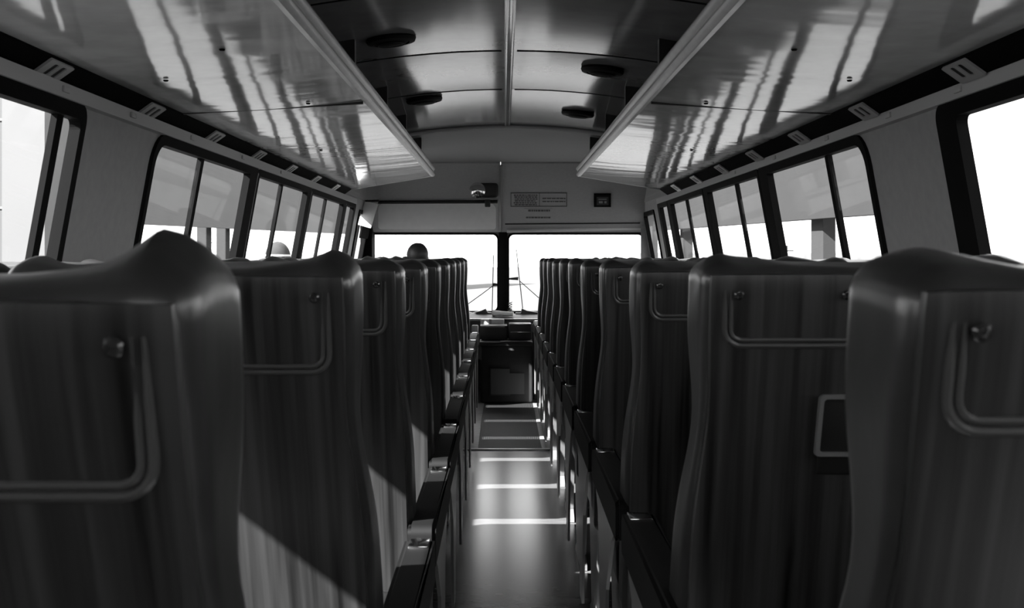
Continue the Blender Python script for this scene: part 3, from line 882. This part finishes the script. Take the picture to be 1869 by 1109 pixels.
# driver's seat, steering wheel and driver
DX, DY = -.665, 9.27
t = thing('driver_seat', 'dark driver seat behind the steering wheel at front left', 'driver seat', (DX, DY, 0))
b = rbox(.46, .10, .52, .04, (10, 5, 10)); 
for v in b.verts: v.co += Vector((0, -.235, .66))
obj('backrest', b, M['vinyl'], t)
b = rbox(.46, .44, .12, .04, (10, 10, 5)); 
for v in b.verts: v.co += Vector((0, .03, .37))
obj('cushion', b, M['vinyl'], t)
b = B(); lathe(b, [(.16, .002), (.16, .02), (.06, .05), (.05, .31)], 20, Matrix.Translation((0, .02, 0))); obj('pedestal', b, M['dark_leg'], t)
t = thing('steering_wheel', 'large thin steering wheel before the driver at front left', 'steering wheel', (DX, 9.82, .80))
tilt = Matrix.Rotation(math.radians(-40), 4, 'X')
b = B(); tube(b, [tilt @ Vector((.21*math.cos(a*PI/20), .21*math.sin(a*PI/20), 0)) for a in range(41)], .013, 10, False); obj('rim', b, M['black'], t)
b = B()
for a in (0, 2.1, 4.2): tube(b, [tilt @ Vector((.03*math.cos(a), .03*math.sin(a), -.02)), tilt @ Vector((.205*math.cos(a), .205*math.sin(a), 0))], .009, 8)
lathe(b, [(.045, -.04), (.045, -.005), (.03, .006), (0, .008)], 16, tilt); obj('hub', b, M['black'], t)
b = B(); tube(b, [tilt @ Vector((0, 0, -.04)), tilt @ Vector((0, 0, -.36))], .022, 10); obj('column', b, M['dark_leg'], t)

person = thing('person', 'driver seen from behind, only the dark-haired head showing over the left seats', 'person', (DX, DY, 0))
HC = Vector((0, .02, 1.145))                        # head centre
def remesh(o, vox, it=4):
    m_ = o.modifiers.new('fuse', 'REMESH'); m_.mode = 'VOXEL'; m_.voxel_size = vox; m_.use_smooth_shade = True
    s_ = o.modifiers.new('soften', 'SMOOTH'); s_.iterations = it; s_.factor = .5
def ell(bm, c, r, mtx=None):
    q = bmesh.ops.create_uvsphere(bm, u_segments=18, v_segments=12, radius=1.0)
    T = Matrix.Translation(c) @ (mtx if mtx is not None else Matrix.Identity(4)) @ Matrix.Diagonal((r[0], r[1], r[2], 1))
    bmesh.ops.transform(bm, matrix=T, verts=q['verts'])
HANDS = {-1: Vector((-.20, .515, .83)), 1: Vector((.20, .515, .83))}
def arm_pts(s_): return [Vector((s_*.17, -.02, .965)), Vector((s_*.235, .10, .76)), Vector((s_*.215, .40, .80)), HANDS[s_]+Vector((0, -.055, -.005))]
def leg_pts(s_): return [Vector((s_*.09, -.02, .49)), Vector((s_*.13, .40, .53)), Vector((s_*.12, .56, .14))]
b = B()
# trunk, neck
tube(b, [(0, .0, .45), (0, -.02, .56), (0, -.05, .72), (0, -.05, .88), (0, -.02, .97)], .14, 16, radii=[.155, .15, .145, .16, .11])
tube(b, [(0, -.02, .95), (0, 0, 1.02), (0, .01, 1.10)], .055, 14, radii=[.065, .056, .056])
# skull, jaw, nose, brows, ears
ell(b, HC+Vector((0, -.012, .02)), (.076, .094, .090)); ell(b, HC+Vector((0, .030, -.045)), (.056, .062, .066))
ell(b, HC+Vector((0, .062, -.090)), (.026, .024, .022))
tube(b, [HC+Vector((0, .084, .02)), HC+Vector((0, .108, -.030)), HC+Vector((0, .088, -.040))], .012, 8, radii=[.008, .014, .009])
for s_ in (-1, 1):
    ell(b, HC+Vector((s_*.032, .080, .022)), (.024, .012, .008))
    ell(b, HC+Vector((s_*.078, -.004, -.012)), (.008, .020, .033), Matrix.Rotation(s_*.35, 4, 'Z'))
ell(b, HC+Vector((0, .088, -.062)), (.026, .010, .007)); ell(b, HC+Vector((0, .087, -.072)), (.022, .010, .006))
for s_ in (-1, 1):
    a = arm_pts(s_); tube(b, a, .04, 12, radii=[.055, .043, .034, .024])
    h = HANDS[s_]; ell(b, h+Vector((0, -.015, .004)), (.026, .045, .040))
    for k_, (dz, ln) in enumerate(((.030, .030), (.012, .034), (-.006, .032), (-.023, .026))):      # fingers closed round the rim
        p0 = h+Vector((s_*.014, .015, dz)); tube(b, [p0, p0+Vector((s_*.010, ln, 0)), p0+Vector((-s_*.012, ln+.018, -.003)), p0+Vector((-s_*.030, ln-.002, -.005))], .0088, 8, radii=[.010, .0095, .009, .0075])
    tube(b, [h+Vector((-s_*.014, -.025, .018)), h+Vector((-s_*.032, .004, .034)), h+Vector((-s_*.030, .036, .040))], .01, 8, radii=[.013, .0105, .008])
    l = leg_pts(s_); tube(b, l, .06, 12, radii=[.085, .062, .042])
    f = l[-1]; tube(b, [f+Vector((0, -.03, -.08)), f+Vector((0, .06, -.085)), f+Vector((0, .17, -.095))], .04, 10, radii=[.042, .042, .030]); tube(b, [f, f+Vector((0, -.01, -.07))], .042, 10)
body = obj('body', b, M['skin'], person); remesh(body, .009, 5)
b = B()
tube(b, [(0, .0, .46), (0, -.02, .56), (0, -.05, .72), (0, -.05, .88), (0, -.025, .965), (0, -.01, 1.0)], .14, 18, radii=[.175, .170, .165, .178, .125, .07])
for s_ in (-1, 1): tube(b, arm_pts(s_)[:3]+[arm_pts(s_)[2].lerp(arm_pts(s_)[3], .7)], .05, 12, radii=[.075, .057, .046, .038])
jk = obj('jacket', b, M['shirt'], person); remesh(jk, .014, 4)
b = B()
tube(b, [(0, -.02, .47), (0, .03, .50)], .15, 14, radii=[.165, .15])
for s_ in (-1, 1):
    l = leg_pts(s_); tube(b, l[:2]+[l[1].lerp(l[2], .85)], .07, 12, radii=[.10, .074, .056])
obj('trousers', b, M['trousers'], person); remesh(bpy.data.objects['trousers'], .014, 4)
for s_ in (-1, 1):
    f = leg_pts(s_)[-1]; b = B(); tube(b, [f+Vector((0, -.05, -.085)), f+Vector((0, .06, -.088)), f+Vector((0, .19, -.098))], .04, 12, radii=[.048, .050, .036]); tube(b, [f+Vector((0, -.01, -.02)), f+Vector((0, -.015, -.09))], .05, 12)
    sh_ = obj('shoe', b, M['black'], person); remesh(sh_, .010, 4)
b = B(); ell(b, HC+Vector((0, -.020, .030)), (.084, .100, .090)); ell(b, HC+Vector((0, -.060, -.030)), (.066, .055, .075))
# cut the hair away from the face
cut = [v for v in b.verts if v.co.y > HC.y+.055 and v.co.z < HC.z+.075]
bmesh.ops.delete(b, geom=cut, context='VERTS')
for v in b.verts: v.co += noise.noise_vector(v.co*40)*.003
obj('hair', b, M['hair'], person)
EY = B()
for s_ in (-1, 1):
    b = B(); ell(b, HC+Vector((s_*.031, .080, .008)), (.011, .009, .009)); obj('eye', b, M['white'], person)

# ------------------------------------------------------------------ outside
b = B(); box(b, -150, -120, -1.1, 150, 260, -.9); struct('ground', b, M["tarmac"], smooth=False)
def canopy(lab, a, c, z0, z1, depth, m, pillars):
    """long flat-fronted roof beside the bus, from ground point a to c"""
    a = Vector((a[0], a[1], 0)); c = Vector((c[0], c[1], 0)); u = (c-a).normalized(); w = Vector((-u.y, u.x, 0))
    if w.x*a.x < 0: w = -w                          # away from the bus
    t = thing('canopy', lab, 'canopy', (a.x, a.y, -.9), 'long canopies beside the bus')
    L = (c-a).length
    mtx = Matrix((( u.x, w.x, 0, 0), (u.y, w.y, 0, 0), (0, 0, 1, .9), (0, 0, 0, 1)))
    b = B(); box(b, 0, 0, z0, L, .5, z1, 0, mtx); obj('fascia', b, m, t, smooth=False)
    b = B(); box(b, 0, .5, z1-.5, L, depth, z1, 0, mtx); obj('roof', b, m, t, smooth=False)
    for (px, wd, off) in pillars:
        # pillar where the view line through px meets the canopy's front line
        dx = (px-920)/F; den = u.x-dx*u.y; s_ = (dx*a.y-a.x)/den
        b = B(); box(b, s_-wd/2, .6+off, -.9, s_+wd/2, .6+off+.6, z1-.5, .04, mtx); obj('pillar', b, M['pillar'], t, smooth=False)
    return t
zc0 = EYE+1.6
canopy('long grey canopy outside the left windows', (-19.0, 51.8), (-9.2, 85.6), zc0, EYE+8.5, 3.5, M['canopy'], ((400, .55, 0), (434, .5, 0), (300, .3, 2.2)))
canopy('long grey canopy outside the right windows', (14.5, 40.3), (8.6, 73.0), zc0, EYE+7.0, 3.5, mat('shaded_canopy_boards', 0.024, 0.9, spec=.1, var=.04, scale=1), ((1466, 1.15, 0), (1225, .5, 0)))  # darker colour on this side offsets the sun falling on it
# low wall beyond, with poles
b = B(); box(b, -40, 96, -.9, -8, 96.6, EYE+.25); o = obj('boundary_wall', b, M['far'], smooth=False); tag(o, 'low grey wall far beyond the left windows', 'wall')
b = B(); box(b, 8, 92, -.9, 45, 92.6, EYE+.35); o = obj('boundary_wall', b, M['far'], smooth=False); tag(o, 'low grey wall far beyond the right windows', 'wall')
for (px, d, h, lab) in ((377, 80, 1.3, 'thin distant pole seen through the second left window'), (412, 84, .9, 'short distant pole beside the left canopy pillar'), (1436, 70, .7, 'thin distant pole seen through the second right window')):
    p = P(px, 470, d); t = thing('pole', lab, 'pole', (p.x, d, -.9))
    b = B(); tube(b, [(0, 0, 0), (0, 0, .9+EYE+h)], .06, 8); obj('shaft', b, M['dark_leg'], t)
    b = B(); tube(b, [(-.4, 0, .9+EYE+h-.3), (.4, 0, .9+EYE+h-.3)], .035, 6); obj('crossarm', b, M['dark_leg'], t)
# grey dome behind the left windows
p = P(507, 470, 46)
t = thing('domed_hut', 'grey rounded dome outside, seen through the third left window', 'domed hut', (p.x, 46, -.9))
R_ = 24*46/F*.98
b = B(); lathe(b, [(R_, 0), (R_, .9+EYE)]+[(R_*math.cos(a), .9+EYE+R_*1.25*math.sin(a)) for a in [i/8*PI/2 for i in range(1, 9)]], 32); obj('shell', b, M['dome_out'], t)
b = B(); lathe(b, [(R_*1.01, .9+EYE+.05), (R_*1.01, .9+EYE+.12)], 32); obj('band', b, M['pale'], t)
# building beyond the rear left window; pale wing added to grey the sky
p = P(-60, 470, 26)
t = thing('pale_building', 'tall pale building outside the rear left window', 'building', (p.x, 26, -.9))
b = B(); box(b, 1.0, -.6, 0, 1.9, 6, 10); obj('sky_tone_wing', b, mat('sky_tone_render', .085, .8, var=.05, scale=.6), t, smooth=False)
b = B(); box(b, -9, 0, 0, 1.2, 6, 11); obj('facade', b, mat('grey_render', .055, .8, var=.05, scale=.6), t, smooth=False)
b = B()
for z in (3.1, 5.0, 6.9): box(b, -9, -.03, z, 1.21, .0, z+.05)
obj('string_course', b, M['leg'], t, smooth=False)
